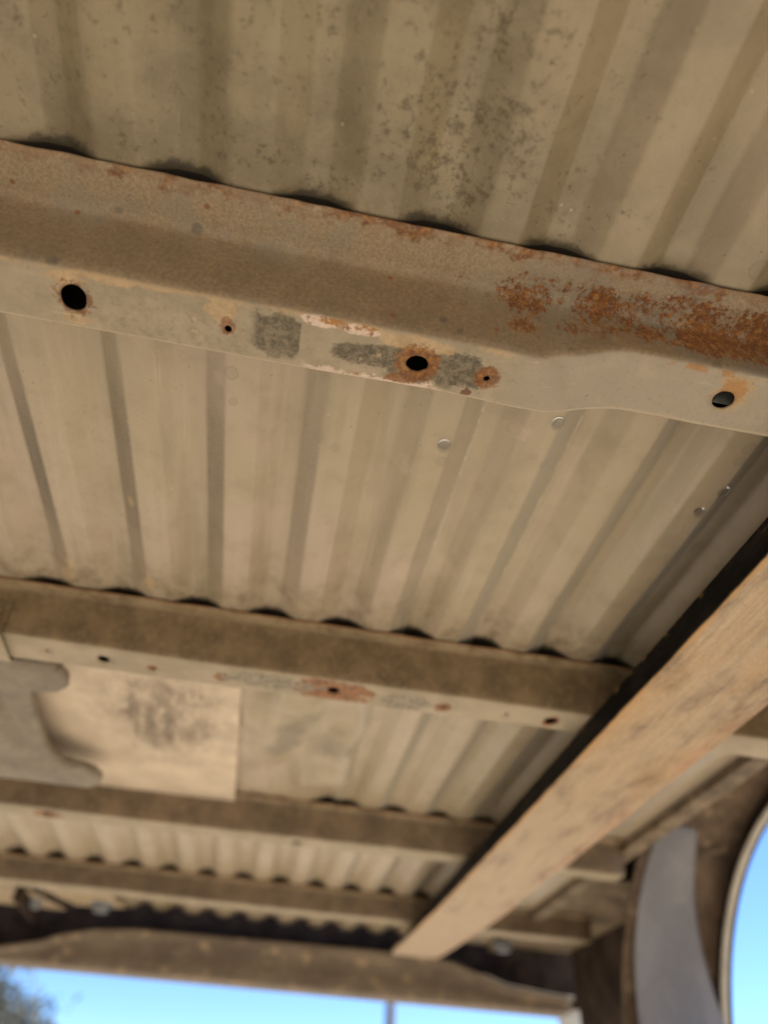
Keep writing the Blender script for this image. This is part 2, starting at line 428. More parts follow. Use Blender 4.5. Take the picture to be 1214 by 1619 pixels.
    for a, c in (halo(659, 576, 0.034, 0.95, rustc), halo(769, 597, 0.020, 0.95, rustc), halo(361, 517, 0.012, 0.9, rustc, 1.0, 1.1), halo(358, 508, 0.008, 0.8, RUST),
                 halo(117, 471, 0.0235, 0.85, rustc, 1.0, 1.9), halo(1150, 636, 0.029, 0.6, (0.42, 0.27, 0.11), 1.0, 1.6, zr), halo(1148, 634, 0.022, 0.75, RUST_O, 1.0, 1.2, zr)):
        bc = g.mix(a, bc, c)
    bc = g.mix(g.mul(g.step(g.voro(30, off=(3, 3, 1)), 0.09, 0.05), 0.5), bc, (0.2, 0.11, 0.05))
    # bright edge highlight painted along the lower rim
    bc = g.mix(g.mul(g.band(v, 2.93, 3.08, 0.03), 0.5), bc, (0.52, 0.42, 0.30))
    smear = g.mul(g.band(v, 2.0, 2.12, 0.03), g.band(u, 0.45, 0.62, 0.03), g.step(g.noise(40, 4, 0.6), 0.5, 0.56))
    bc = g.mix(g.mul(smear, 0.8), bc, RUST_O)
    chip = g.mul(g.step(g.noise(26, 7, 0.8, off=(6, 2, 9)), 0.63, 0.655), g.step(u, 0.45, 0.1))
    bc = g.mix(g.mul(chip, 0.75), bc, (0.44, 0.32, 0.20))
    chip2 = g.step(g.noise(48, 7, 0.8, off=(2, 9, 9)), 0.69, 0.71)
    bc = g.mix(g.mul(chip2, 0.8), bc, (0.18, 0.09, 0.04))
    # dust film, speckle and scratches over the whole underside
    bc = g.mix(g.mul(g.step(g.noise(120, 6, 0.8, off=(1, 8, 1)), 0.52, 0.66), 0.35), bc, (0.15, 0.12, 0.075))
    bc = g.mix(g.mul(g.step(g.noise(18, 6, 0.7, off=(4, 4, 1)), 0.50, 0.68), 0.35), bc, (0.40, 0.32, 0.215))
    bscr = g.mul(g.step(g.noise(120, 3, 0.6, (0.05, 1, 1), (0, 3, 0)), 0.67, 0.71), g.step(g.noise(9, 3, off=(8, 1, 0)), 0.48, 0.6))
    bc = g.mix(g.mul(bscr, 0.5), bc, (0.50, 0.42, 0.31))
    col = g.mix(bottom, wc, bc)
    rough = g.add(0.46, g.mul(mid, 0.15), g.mul(g.mx(rust, gp), 0.3))
    h = g.add(g.mul(fine, 0.5), g.mul(rust, g.noise(110, 5, 0.8), 1.6), g.mul(gp, 0.4), g.mul(g.mul(wall, g.noise(240, 3, 0.7)), 0.6), g.mul(pink, -0.6))
    return g.out(col, rough, g.bump(h, 0.32, 0.0008))

def mat_cm(name, y0, y1, z, halos=(), wallc=(0.175, 0.122, 0.066), grime=0.5):
    g = G(name, 0.55, 0.3)
    u, v = g.uv()
    wall = g.step(v, 2.05, 1.97)
    mid = g.noise(9, 6, 0.65)
    wc = g.mix(g.step(mid, 0.36, 0.66), tuple(c*0.72 for c in wallc), tuple(c*1.25 for c in wallc))
    wc = g.mix(g.mul(g.step(g.noise(60, 5, 0.75), 0.5, 0.64), 0.45), wc, (0.28, 0.20, 0.105))
    wc = g.mix(g.mul(g.step(v, 1.15, 0.7), g.step(g.noise(14, 5, 0.6), 0.35, 0.6), 0.75), wc, (0.34, 0.26, 0.155))
    edge = g.step(g.add(v, g.mul(g.sub(g.noise(25, 4, 0.7), 0.5), 0.8)), 0.2, 0.05)
    wc = g.mix(g.mul(edge, 0.7), wc, RUST)
    bc = g.mix(g.step(mid, 0.36, 0.66), (0.28, 0.23, 0.155), (0.36, 0.295, 0.205))
    wob = g.mul(g.sub(g.noise(30, 6, 0.72), 0.5), 1.8)
    for px, py, ru, rv, kind in halos:
        p = on_z(px, py, z); cv = 2+(p.y-y0)/(y1-y0)
        d = g.add(g.dist(u, v, p.x, cv, ru, rv), wob)
        m = g.step(d, 1.12, 0.88)
        if kind == 'rust':
            c = g.mix(g.step(g.noise(90, 6, 0.78), 0.4, 0.6), RUST_D, (0.31, 0.128, 0.034))
            bc = g.mix(g.mul(m, 0.92), bc, c)
        else:
            c = g.mix(g.step(g.noise(70, 6, 0.75), 0.4, 0.6), (0.12, 0.105, 0.075), (0.30, 0.25, 0.18))
            bc = g.mix(g.mul(m, 0.8), bc, c)
    col = g.mix(wall, bc, wc)
    h = g.noise(140, 4, 0.65)
    return g.out(col, 0.55, g.bump(h, 0.2, 0.0006))

def mat_simple(name, c0, c1, scale=10, rough=0.55, bump=0.2, spec=0.3, stretch=(1, 1, 1), specks=None):
    g = G(name, rough, spec)
    n = g.noise(scale, 6, 0.65, stretch)
    col = g.mix(g.step(n, 0.34, 0.68), c0, c1)
    if specks:
        col = g.mix(g.mul(g.step(g.noise(scale*3, 6, 0.7, stretch, (3, 1, 2)), 0.56, 0.66), 0.7), col, specks)
    return g.out(col, g.add(rough-0.08, g.mul(n, 0.16)), g.bump(g.noise(scale*9, 4, 0.65, stretch), bump, 0.001))

def mat_fork():
    g = G("fork_worn_steel", 0.55, 0.35)
    st = (1, 0.07, 1)
    n1 = g.noise(9, 5, 0.6, (1, 0.25, 1))
    gr = g.noise(130, 6, 0.72, (1, 0.025, 1), dist=0.15)
    gr2 = g.noise(230, 6, 0.8, (1, 0.5, 1))
    fine = g.noise(170, 4, 0.7, (1, 0.5, 1))
    col = g.mix(g.step(gr, 0.34, 0.66), (0.35, 0.25, 0.158), (0.46, 0.345, 0.225))
    col = g.mix(g.mul(g.step(n1, 0.44, 0.62), 0.55), col, (0.43, 0.265, 0.12))
    col = g.mix(g.mul(g.step(gr2, 0.53, 0.64), 0.5), col, (0.19, 0.135, 0.09))
    col = g.mix(g.mul(g.step(g.noise(120, 6, 0.8, (1, 0.6, 1), (3, 1, 0)), 0.54, 0.62), 0.6), col, (0.50, 0.40, 0.27))
    far = g.step(g.y, 1.6, 2.6)
    col = g.mix(g.mul(far, 0.75), col, g.mix(g.step(gr, 0.4, 0.6), (0.37, 0.285, 0.195), (0.45, 0.35, 0.25)))
    wob = g.mul(g.sub(g.noise(14, 5, 0.7, (1, 0.35, 1)), 0.5), 0.03)
    le = g.step(g.add(g.x, wob), 0.806, 0.796)
    col = g.mix(g.mul(le, 0.8), col, (0.44, 0.25, 0.095))
    re = g.mul(g.step(g.add(g.x, g.mul(wob, 2.0)), 1.03, 1.075), g.step(g.noise(30, 5, 0.7, (1, 0.12, 1)), 0.42, 0.56))
    col = g.mix(g.mul(re, 0.45), col, (0.38, 0.19, 0.11))
    # black paint still on the flank
    tap = g.math('MAXIMUM', g.mul(g.sub(g.y, 3.3), 0.05), 0.0)
    flank = g.step(g.add(g.sub(g.z, tap), g.mul(wob, 0.25)), 0.8055, 0.8095)
    bk = g.mix(g.step(g.noise(26, 6, 0.7, (1, 0.3, 1)), 0.46, 0.7), (0.004, 0.0035, 0.003), (0.018, 0.014, 0.011))
    sc = g.mul(g.step(g.noise(70, 6, 0.75, (1, 0.25, 1), (2, 2, 2)), 0.60, 0.68), 0.6)
    bk = g.mix(sc, bk, (0.09, 0.068, 0.045))
    topdirt = g.mul(g.step(g.z, 0.85, 0.868), g.step(g.noise(34, 5, 0.7), 0.55, 0.62), 0.8)
    bk = g.mix(topdirt, bk, (0.25, 0.15, 0.06))
    col = g.mix(flank, col, bk)
    h = g.add(g.mul(gr2, 0.8), g.mul(fine, 0.6), g.mul(gr, 0.6))
    g.put(g.b.inputs['Specular IOR Level'], g.mix(flank, (0.3, 0.3, 0.3), (0.06, 0.06, 0.06)))
    return g.out(col, g.add(0.42, g.mul(gr, 0.3)), g.bump(h, 0.45, 0.0012))

def mat_plate():
    g = G("patch_plate_dusty", 0.65, 0.25)
    n = g.noise(7, 5, 0.6)
    col = g.mix(g.step(n, 0.35, 0.68), (0.54, 0.445, 0.335), (0.64, 0.53, 0.40))
    c = on_z(265, 1135, 0.985)
    d = g.add(g.dist(g.x, g.y, c.x, c.y, 0.24, 0.36), g.mul(g.sub(g.noise(7, 8, 0.8), 0.5), 1.8))
    soot = g.mul(g.step(d, 1.3, 0.2), g.step(g.noise(34, 6, 0.8, (1, 0.4, 1)), 0.30, 0.62))
    col = g.mix(g.mul(soot, 0.78), col, (0.15, 0.11, 0.075))
    for px, py in ((240, 1150), (268, 1155), (212, 1125)):
        k = on_z(px, py, 0.985)
        col = g.mix(g.mul(g.step(g.add(g.dist(g.x, g.y, k.x, k.y, 0.022, 0.16), g.mul(g.sub(g.noise(14, 4), 0.5), 1.2)), 1.2, 0.4), 0.55), col, (0.11, 0.085, 0.055))
    return g.out(col, 0.65, g.bump(g.noise(90, 4), 0.2, 0.001))

def mat_ground():
    g = G("dry_dirt", 0.95, 0.1)
    n = g.noise(0.5, 8, 0.65); n2 = g.noise(9, 6, 0.7)
    col = g.mix(g.step(n, 0.35, 0.65), (0.40, 0.335, 0.245), (0.48, 0.405, 0.305))
    col = g.mix(g.mul(g.step(n2, 0.45, 0.7), 0.5), col, (0.30, 0.245, 0.175))
    return g.out(col, 0.95, g.bump(g.add(n2, g.noise(50, 5, 0.7)), 0.5, 0.02))

def mat_leaf():
    g = G("olive_leaves", 0.6, 0.3)
    col = g.mix(g.step(g.noise(3, 4), 0.35, 0.65), (0.035, 0.038, 0.030), (0.07, 0.072, 0.055))
    return g.out(col)

M = {}
M['floor'] = mat_floor()
M['dark'] = mat_simple("dark_undercoat", (0.022, 0.016, 0.013), (0.060, 0.043, 0.032), 6, 0.85, 0.3, 0.06, specks=(0.10, 0.062, 0.04))
M['rustbrown'] = mat_simple("rusty_brown_sheet", (0.12, 0.08, 0.05), (0.24, 0.165, 0.10), 5, 0.7, 0.3, 0.2, specks=(0.30, 0.17, 0.08))
M['rustdark'] = mat_simple("rusty_wheelhouse", (0.05, 0.034, 0.024), (0.16, 0.11, 0.072), 4, 0.75, 0.3, 0.2, (1, 1, 1), (0.30, 0.22, 0.145))
M['tan'] = mat_simple("tan_sheet", (0.33, 0.255, 0.155), (0.43, 0.335, 0.22), 7, 0.55, 0.2, 0.35, specks=(0.22, 0.16, 0.09))
M['sill'] = mat_simple("brown_sill_paint", (0.11, 0.082, 0.058), (0.19, 0.145, 0.10), 5, 0.6, 0.2, 0.3, (0.6, 1, 1), (0.42, 0.30, 0.18))
M['grey'] = mat_simple("grey_liner_plastic", (0.135, 0.135, 0.150), (0.20, 0.195, 0.207), 5, 0.45, 0.15, 0.4, (1, 1, 0.4), (0.23, 0.215, 0.20))
M['bracket'] = mat_simple("grey_brown_bracket", (0.125, 0.100, 0.070), (0.225, 0.18, 0.125), 9, 0.5, 0.15, 0.4, (1, 1, 1), (0.09, 0.065, 0.042))
M['cream'] = mat_simple("cream_paint", (0.62, 0.58, 0.46), (0.72, 0.68, 0.56), 8, 0.45, 0.08, 0.4)
M['lip'] = mat_simple("pale_fender_paint", (0.36, 0.33, 0.27), (0.46, 0.42, 0.35), 8, 0.35, 0.05, 0.5)
M['plate'] = mat_plate()
M['tandirt'] = mat_simple('grimy_tan_sheet', (0.10, 0.072, 0.048), (0.26, 0.20, 0.13), 6, 0.65, 0.3, 0.25, specks=(0.07, 0.045, 0.03))
M['cavity'] = mat_simple('shade_dark_inside', (0.02, 0.015, 0.012), (0.045, 0.032, 0.022), 8, 0.8, 0.2, 0.1)  # darkness of the hollow hats painted onto their inner faces
M['zinc'] = mat_simple("zinc_bolt", (0.16, 0.18, 0.20), (0.26, 0.28, 0.31), 20, 0.35, 0.1, 0.5)
M['wood'] = mat_simple("weathered_pole_wood", (0.12, 0.10, 0.085), (0.20, 0.17, 0.14), 5, 0.85, 0.3, 0.2, (6, 6, 0.4))
M['bark'] = mat_simple("bark", (0.07, 0.055, 0.04), (0.13, 0.10, 0.075), 4, 0.9, 0.5, 0.2)

# ------------------------------------------------------------------ ground
bm = bmesh.new()
R = 1500
bmesh.ops.create_circle(bm, cap_ends=True, segments=64, radius=R)
gr = from_bm("ground", bm, mat_ground())
gr["kind"] = "structure"; gr["label"] = "dry tan dirt yard below the raised truck bed"

# ------------------------------------------------------------------ truck bed
bed = thing("truck_bed", "raised tan pickup truck bed seen from below, ribbed floor on rusty crossmembers", "truck bed", W((-0.4, 1.6, 0.45)))

def floor_sheet():
    xs = []
    k0, k1 = math.floor((FX0-X_REF)/PER)-1, math.ceil((FX1-X_REF)/PER)+1
    offs = [-0.006, -0.003, 0, 0.003, 0.006]
    for k in range(k0, k1):
        for kx, _ in KX[:-1]:
            for o in offs: xs.append(X_REF + k*PER + kx + o)
        xs += [X_REF + k*PER + t for t in (0.024, 0.065, 0.105, 0.150, 0.170)]
    xs = sorted(x for x in xs if FX0 < x < FX1)
    xs = [FX0] + xs + [FX1]
    ys = [FY0 + i*0.10 for i in range(int((FY1-FY0)/0.10)+1)]
    ys = sorted(set([round(y, 4) for y in ys] + [round(1.75+i*0.03, 4) for i in range(42)] + [round(0.28+i*0.025, 4) for i in range(14)] + [round(1.30+i*0.03, 4) for i in range(14)] + [FY1]))
    vs, fs = [], []
    for y in ys:
        for x in xs: vs.append(W((x, y, floor_z(x, y))))
    nx = len(xs)
    for j in range(len(ys)-1):
        for i in range(nx-1):
            a = j*nx+i
            fs.append((a, a+nx, a+nx+1, a+1))
    me = bpy.data.meshes.new("floor_panel"); me.from_pydata(vs, [], fs); me.update()
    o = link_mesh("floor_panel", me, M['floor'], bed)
    o["label"] = "tan ribbed sheet metal floor, mouldy towards the near end"
    solid(o, 0.0016, -1.0 if me.polygons[0].normal.z < 0 else 1.0)
    return o
floor_sheet()

# crossmembers ---------------------------------------------------------------------
def arc_profile(pts, rad, n=5):
    """polyline with rounded corners; pts = [(y, z, v)]"""
    out = [pts[0]]
    for a, b, c in zip(pts, pts[1:], pts[2:]):
        A, B, C = Vector(a[:2]), Vector(b[:2]), Vector(c[:2])
        r = min(rad, (A-B).length*0.45, (C-B).length*0.45)
        p, q = B + (A-B).normalized()*r, B + (C-B).normalized()*r
        va = b[2] + (a[2]-b[2])*r/(A-B).length; vc = b[2] + (c[2]-b[2])*r/(C-B).length
        for i in range(n+1):
            t = i/n
            w = (1-t)**2*p + 2*t*(1-t)*B + t*t*q
            vv = (1-t)**2*va + 2*t*(1-t)*b[2] + t*t*vc
            out.append((w.x, w.y, vv))
    out.append(pts[-1])
    return out
def refine(pr, step):
    out = [pr[0]]
    for a, b in zip(pr, pr[1:]):
        L = math.hypot(b[0]-a[0], b[1]-a[1]); n = max(1, int(L/step))
        for i in range(1, n+1):
            t = i/n; out.append(tuple(a[k]+(b[k]-a[k])*t for k in range(3)))
    return out
def crossmember(pts, x0, x1, mat, dx=0.03, ds=0.02, rad=0.016, holes=(), deform=None, name="crossmember", thick=0.0017, parent=None, label=None):
    pr = refine(arc_profile(pts, rad), ds)
    s = [0.0]
    for a, b in zip(pr, pr[1:]): s.append(s[-1] + math.hypot(b[0]-a[0], b[1]-a[1]))
    def at(sv):
        sv = min(max(sv, 0), s[-1])
        lo = 0
        hi = len(s)-1
        while hi-lo > 1:
            m = (lo+hi)//2
            if s[m] <= sv: lo = m
            else: hi = m
        t = (sv-s[lo])/max(1e-9, s[hi]-s[lo])
        return tuple(pr[lo][k]+(pr[hi][k]-pr[lo][k])*t for k in range(3))
    def s_of_v(v):
        for i in range(len(pr)-1):
            if pr[i][2] <= v <= pr[i+1][2]:
                return s[i] + (s[i+1]-s[i])*(v-pr[i][2])/max(1e-9, pr[i+1][2]-pr[i][2])
        return s[-1]
    nx = max(2, int((x1-x0)/dx))
    X = [x0+(x1-x0)*i/nx for i in range(nx+1)]
    hl = [(u, s_of_v(v), ru, rs, ang) for (u, v, ru, rs, ang) in holes]
    def inside(px, ps, h, k=1.0):
        du, dv = px-h[0], ps-h[1]
        c, q = math.cos(h[4]), math.sin(h[4])
        a, b = (du*c+dv*q)/h[2], (-du*q+dv*c)/h[3]
        return a*a+b*b < k*k
    pts2, edges = [], []
    for sv in s:
        for xx in X:
            jx = 0.0
            if any(inside(xx, sv, h, 1.25) for h in hl): continue
            pts2.append(Vector((xx, sv)))
    for h in hl:
        b0 = len(pts2); n = 28
        for i in range(n):
            t = 2*math.pi*i/n
            rgh = 1 + 0.03*mnoise.noise(Vector((h[0]*50, t*1.4, 2)))
            a, b = h[2]*math.cos(t)*rgh, h[3]*math.sin(t)*rgh
            c, q = math.cos(h[4]), math.sin(h[4])
            pts2.append(Vector((h[0]+a*c-b*q, h[1]+a*q+b*c)))
        edges += [(b0+i, b0+(i+1) % n) for i in range(n)]
    vv, ee, ff, *_ = delaunay_2d_cdt(pts2, edges, [], 0, 1e-6)
    verts, uvs = [], []
    for p in vv:
        y, z, v = at(p[1])
        co = Vector((p[0], y, z))
        if deform: co = deform(co, v)
        verts.append(W(co)); uvs.append((p[0], v))
    faces = []
    for f in ff:
        c = sum((Vector(vv[i]) for i in f), Vector((0, 0)))/len(f)
        if any(inside(c[0], c[1], h, 0.995) for h in hl): continue
        faces.append(f)
    me = bpy.data.meshes.new(name); me.from_pydata(verts, [], faces); me.update()
    ul = me.uv_layers.new(name="UVMap")
    for lp in me.loops: ul.data[lp.index].uv = uvs[lp.vertex_index]
    o = link_mesh(name, me, mat, parent or bed)
    # normals outward (downward on the bottom face); thickness grows into the hat
    if sum(p.normal.z for p in me.polygons if 2.2 < uvs[p.vertices[0]][1] < 2.8) > 0:
        me.flip_normals()
    solid(o, thick, -1.0)
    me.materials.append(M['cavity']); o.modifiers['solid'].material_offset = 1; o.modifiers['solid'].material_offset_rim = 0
    if label: o["label"] = label
    return o

def hat(y, fl, wy, zb, y1b, yb, fe):
    return [(y, 0.998, 0.0), (fl, 0.998, 1.0), (wy, zb, 2.0), (y1b, zb, 3.0), (yb, 0.998, 4.0), (fe, 0.998, 5.0)]

# nearest crossmember, with a jog in its underside
Z1, Y10, Y11 = 0.870, 0.524, 0.625
def sst(a, b, t):
    t = min(1, max(0, (t-a)/(b-a))); return t*t*(3-2*t)
def jog(co, v):
    x, y, z = co
    k = sst(0.275, 0.425, x - 0.38*(y-0.524))
    w = 1.0
    if v < 2: w = max(0, min(1, (v-1.0)))
    if v > 3: w = max(0, min(1, (4-v)))
    bottom = 1.0 if 1.7 < v < 3.3 else 0.0
    z += k*0.030*w
    tb = min(1, max(0, (v-2.0)))
    y -= k*(0.020*(1-tb)+0.0085*tb)*w
    q = x-0.335-0.75*(y-0.55)
    z += (-0.005*math.exp(-((q+0.045)/0.035)**2) + 0.0065*math.exp(-(q/0.016)**2) - 0.004*math.exp(-((q-0.05)/0.035)**2))*w*bottom*(1-0.85*tb)
    z -= 0.004*math.exp(-((x-0.28)/0.07)**2)*w*tb
    z += 0.0022*w*mnoise.noise(Vector((x*6, y*9, 1)))
    if v < 0.25: y += 0.0022*mnoise.noise(Vector((x*22, 1, 5))); z -= 0.002*abs(mnoise.noise(Vector((x*9, 4, 5))))
    if v > 2.6 and v < 3.4: y += 0.003*mnoise.noise(Vector((x*5, 0, 9)))
    return Vector((x, y, z))
ZR = 0.899
def hb(px, py, z, ru, rs, ang=0.0):
    p = on_z(px, py, z)
    return (p.x, 2+(p.y-Y10)/(Y11-Y10), ru, rs, ang)
def hbr(px, py, z, ru, rs, ang=0.0):
    p = on_z(px, py, z)
    return (p.x, 2+(p.y+0.0145-Y10)/(Y11-Y10), ru, rs, ang)
holes1 = [hb(117, 471, Z1, 0.0185, 0.0225, 0.35), hb(361, 520, Z1, 0.0055, 0.006), hb(659, 576, Z1, 0.0170, 0.0155), hb(769, 599, Z1, 0.0048, 0.005),
          hbr(1143, 633, ZR, 0.0185, 0.0150, 0.25)]
crossmember(hat(0.426, 0.500, Y10, Z1, Y11, 0.6275, 0.66), -2.3, 1.46, mat_cm1(Y10, Y11, Z1, ZR), dx=0.012, ds=0.009, rad=0.017, holes=holes1, deform=jog,
            label="nearest crossmember, orange rust on its wall and a dented pale underside with punched holes")

# second crossmember
Z2, Y20, Y21 = 0.874, 1.548, 1.662
def slight(seed):
    def f(co, v):
        x, y, z = co
        w = 1.0 if 1.2 < v < 3.8 else 0.2
        z += 0.004*w*mnoise.noise(Vector((x*2.3, seed, v*0.7)))
        y += 0.004*w*mnoise.noise(Vector((x*1.9, seed+4, v*0.7)))
        if v < 0.25: y += 0.004*mnoise.noise(Vector((x*14, 1, seed)))
        return Vector((x, y, z))
    return f
def h2(px, py, r, r2=None):
    p = on_z(px, py, Z2); return (p.x, 2+(p.y-Y20)/(Y21-Y20), r, r2 or r, 0.0)
m2 = mat_cm("crossmember_paint_brown", Y20, Y21, Z2, halos=((532, 1093, 0.095, 0.42, 'rust'), (495, 1087, 0.06, 0.40, 'rust'), (350, 1070, 0.02, 0.16, 'rust'), (242, 1056, 0.014, 0.10, 'rust'),
            (700, 1118, 0.020, 0.22, 'rust'), (430, 1078, 0.13, 0.32, 'mould'), (640, 1110, 0.07, 0.34, 'mould'), (870, 1141, 0.022, 0.24, 'rust')))
crossmember(hat(1.494, 1.524, Y20, Z2, Y21, 1.682, 1.75), -2.3, 1.46, m2, dx=0.03, ds=0.018, rad=0.014,
            holes=[h2(164, 1043, 0.0155), h2(74, 1030, 0.005), h2(242, 1057, 0.006), h2(527, 1092, 0.016), h2(870, 1141, 0.018), h2(800, 1130, 0.006), h2(700, 1118, 0.006)], deform=slight(2.1),
            label="second crossmember, brown dusty wall and a pale underside with one rusty hole")
# folded sleeve clamped over its left end
sl = [(1.532, 0.965, 1.0), (Y20-0.012, Z2-0.010, 2.0), (Y21+0.010, Z2-0.010, 3.0), (1.690, 0.97, 4.0)]
p_h = on_z(-6, 957, 0.93)
crossmember(sl, -1.25, -0.708, m2, dx=0.03, ds=0.02, rad=0.014, holes=[(-0.745, 1.35, 0.016, 0.020, 0.0)], name="end_sleeve", label="folded sleeve bracket over the left end of the second crossmember")

Z3, Y30, Y31 = 0.885, 2.800, 2.905
m3 = mat_cm("crossmember_paint_dark", Y30, Y31, 0.88, halos=((77, 1289, 0.05, 0.4, 'rust'), (468, 1335, 0.03, 0.3, 'mould')), wallc=(0.155, 0.108, 0.066))
def h3(px, py, r):
    p = on_z(px, py, Z3); return (p.x, 2.5, r, r, 0.0)
crossmember(hat(2.73, 2.775, Y30, Z3, Y31, 2.93, 3.0), -2.3, 1.46, m3, dx=0.06, ds=0.03, rad=0.014, holes=[h3(77, 1289, 0.018), h3(468, 1335, 0.016)], deform=slight(5.5),
            label="third crossmember, blurred dark brown")
Z4 = 0.90
m4 = mat_cm("crossmember_paint_far", 3.95, 4.06, Z4, wallc=(0.15, 0.105, 0.066))
crossmember(hat(3.885, 3.93, 3.95, Z4, 4.06, 4.08, 4.15), -2.3, 1.80, m4, dx=0.08, ds=0.03, rad=0.014, deform=slight(8.2),
            label="fourth crossmember, furthest and most blurred")

# patch plate and gooseneck bracket between second and third crossmembers
box("patch_plate", (-1.75, 1.60, 0.984), (-0.143, 2.95, 0.990), M['plate'], bed, 0.001)["label"] = "flat pale patch plate with a sooty stain"
def bracket():
    half = [(-0.645, 1.70), (-0.612, 1.735), (-0.598, 1.785), (-0.607, 1.835), (-0.635, 1.868), (-0.675, 1.878), (-0.712, 1.885), (-0.722, 1.93),
            (-0.728, 2.10), (-0.730, 2.24), (-0.722, 2.325), (-0.695, 2.37), (-0.645, 2.392), (-0.605, 2.42), (-0.588, 2.47), (-0.600, 2.53), (-0.635, 2.57)]
    cx = -1.0
    pts = half + [(2*cx-x, y) for x, y in reversed(half)]
    o = prism("gooseneck_bracket", pts, 'z', 0.893, 0.925, M['bracket'], bed, 0.014, 4)
    o["label"] = "grey brown bracket with two rounded lobes"
    for p in o.data.polygons: p.use_smooth = True
    bm = bmesh.new()
    box_bm(bm, (-1.06, 1.72, 0.925), (-0.94, 2.55, 0.984), 0.006)
    from_bm("bracket_spacer", bm, M['dark'], o)
    # raised rib along the stem
    bm = bmesh.new()
    prof = [(-0.80, 0.893), (-0.815, 0.880), (-0.845, 0.872), (-0.90, 0.868), (-1.10, 0.868), (-1.155, 0.872), (-1.185, 0.880), (-1.20, 0.893)]
    ysn = [1.93, 1.97, 2.05, 2.15, 2.25, 2.31, 2.35]
    rows = []
    for i, y in enumerate(ysn):
        f = math.sin(math.pi*min(1, max(0, (i+0.15)/(len(ysn)-0.7))))**0.5
        rows.append([bm.verts.new(W((x, y, 0.8935 + (z-0.893)*f))) for x, z in prof])
    for a, b in zip(rows, rows[1:]):
        for i in range(len(prof)-1): bm.faces.new((a[i], b[i], b[i+1], a[i+1]))
    bmesh.ops.recalc_face_normals(bm, faces=bm.faces)
    from_bm("stem_rib", bm, M['bracket'], o, True)
bracket()

# edge angle along the right side of the floor
prism("edge_angle", [(1.455, 1.000), (1.455, 0.966), (1.515, 0.960), (1.515, 0.967), (1.463, 0.973), (1.463, 1.000)], 'y', FY0, 4.70, M['tandirt'], bed, 0.002)
box("side_margin", (1.47, 3.26, 1.003), (1.995, 4.76, 1.012), M['tandirt'], bed, 0.001)
prism("side_margin", [(1.472, 1.003), (1.565, 1.003), (1.565, 1.012), (1.472, 1.012)], 'y', FY0, 3.255, M['tandirt'], bed)

# right hand side of the bed: outer panel with wheel arch, wheelhouse, liner
AY, AZ, AR = 2.2, 0.1, 1.05
def side_panel(name, xa, xb, mat, x_sign=1):
    out = [(FY0, 0.16)]
    y_s = math.sqrt(AR*AR-(0.16-AZ)**2)
    out.append((AY-y_s, 0.16))
    a0 = math.atan2(0.16-AZ, -y_s); a1 = math.atan2(0.16-AZ, y_s)
    n = 40
    for i in range(1, n):
        a = a0 + (a1-a0)*i/n
        out.append((AY+AR*math.cos(a), AZ+AR*math.sin(a)))
    out += [(AY+y_s, 0.16), (4.69, 0.16), (4.69, 2.25), (FY0, 2.25)]
    return prism(name, out, 'x', xa, xb, mat, bed)
for xi, xo, sgn in ((1.995, 2.02, 1), (-2.82, -2.795, -1)):
    side_panel("outer_side_panel", xi, xo, M['dark'])
    bm = bmesh.new()      # rolled lip of the wheel arch
    rings = []
    y_s = math.sqrt(AR*AR-(0.16-AZ)**2); a0 = math.atan2(0.16-AZ, y_s); a1 = math.pi-a0
    xm = xi-0.012 if sgn > 0 else xo+0.012
    for i in range(49):
        a = a0+(a1-a0)*i/48
        rings.append([bm.verts.new(W((xm+0.016*math.cos(t), AY+(AR-0.002+0.011*math.sin(t))*math.cos(a), AZ+(AR-0.002+0.011*math.sin(t))*math.sin(a)))) for t in [2*math.pi*k/10 for k in range(10)]])
    for r0, r1 in zip(rings, rings[1:]):
        for k in range(10): bm.faces.new((r0[k], r0[(k+1) % 10], r1[(k+1) % 10], r1[k]))
    bm.faces.new(rings[0]); bm.faces.new(rings[-1])
    bmesh.ops.recalc_face_normals(bm, faces=bm.faces)
    from_bm("wheel_arch_lip", bm, M['lip'], bed, True)
    x_in = 1.58 if sgn > 0 else -2.42
    # wheelhouse shell
    WR = 1.12
    def shell(name, xa, xb, r, a_lo, a_hi, mat, th=0.02):
        n = 36
        pts = []
        for i in range(n+1):
            a = a_lo+(a_hi-a_lo)*i/n; pts.append((AY+r*math.cos(a), AZ+r*math.sin(a)))
        for i in range(n, -1, -1):
            a = a_lo+(a_hi-a_lo)*i/n; pts.append((AY+(r+th)*math.cos(a), AZ+(r+th)*math.sin(a)))
        return prism(name, pts, 'x', xa, xb, mat, bed)
    shell("wheelhouse", min(x_in, xi if sgn > 0 else xo), max(x_in, xi if sgn > 0 else xo), WR, math.radians(10), math.radians(172), M['rustdark'])
    n = 24; aw = math.asin((1.003-AZ)/WR)
    seg = [(AY+WR*math.cos(aw+(math.pi-2*aw)*i/n), AZ+WR*math.sin(aw+(math.pi-2*aw)*i/n)) for i in range(n+1)]
    prism("wheelhouse_wall", seg, 'x', x_in-0.012*sgn, x_in-0.002*sgn, M['dark'], bed)
    # inner side wall and top rail above the floor
    box("inner_side_panel", (x_in-0.03, FY0, 1.02) if sgn > 0 else (x_in, FY0, 1.02), (x_in-0.012, 5.0, 2.25) if sgn > 0 else (x_in+0.018, 5.0, 2.25), M['tan'], bed)
    box("top_rail", (min(x_in-0.03, xi), FY0, 2.252), (max(x_in+0.03, xo), 5.0, 2.30), M['tan'], bed)

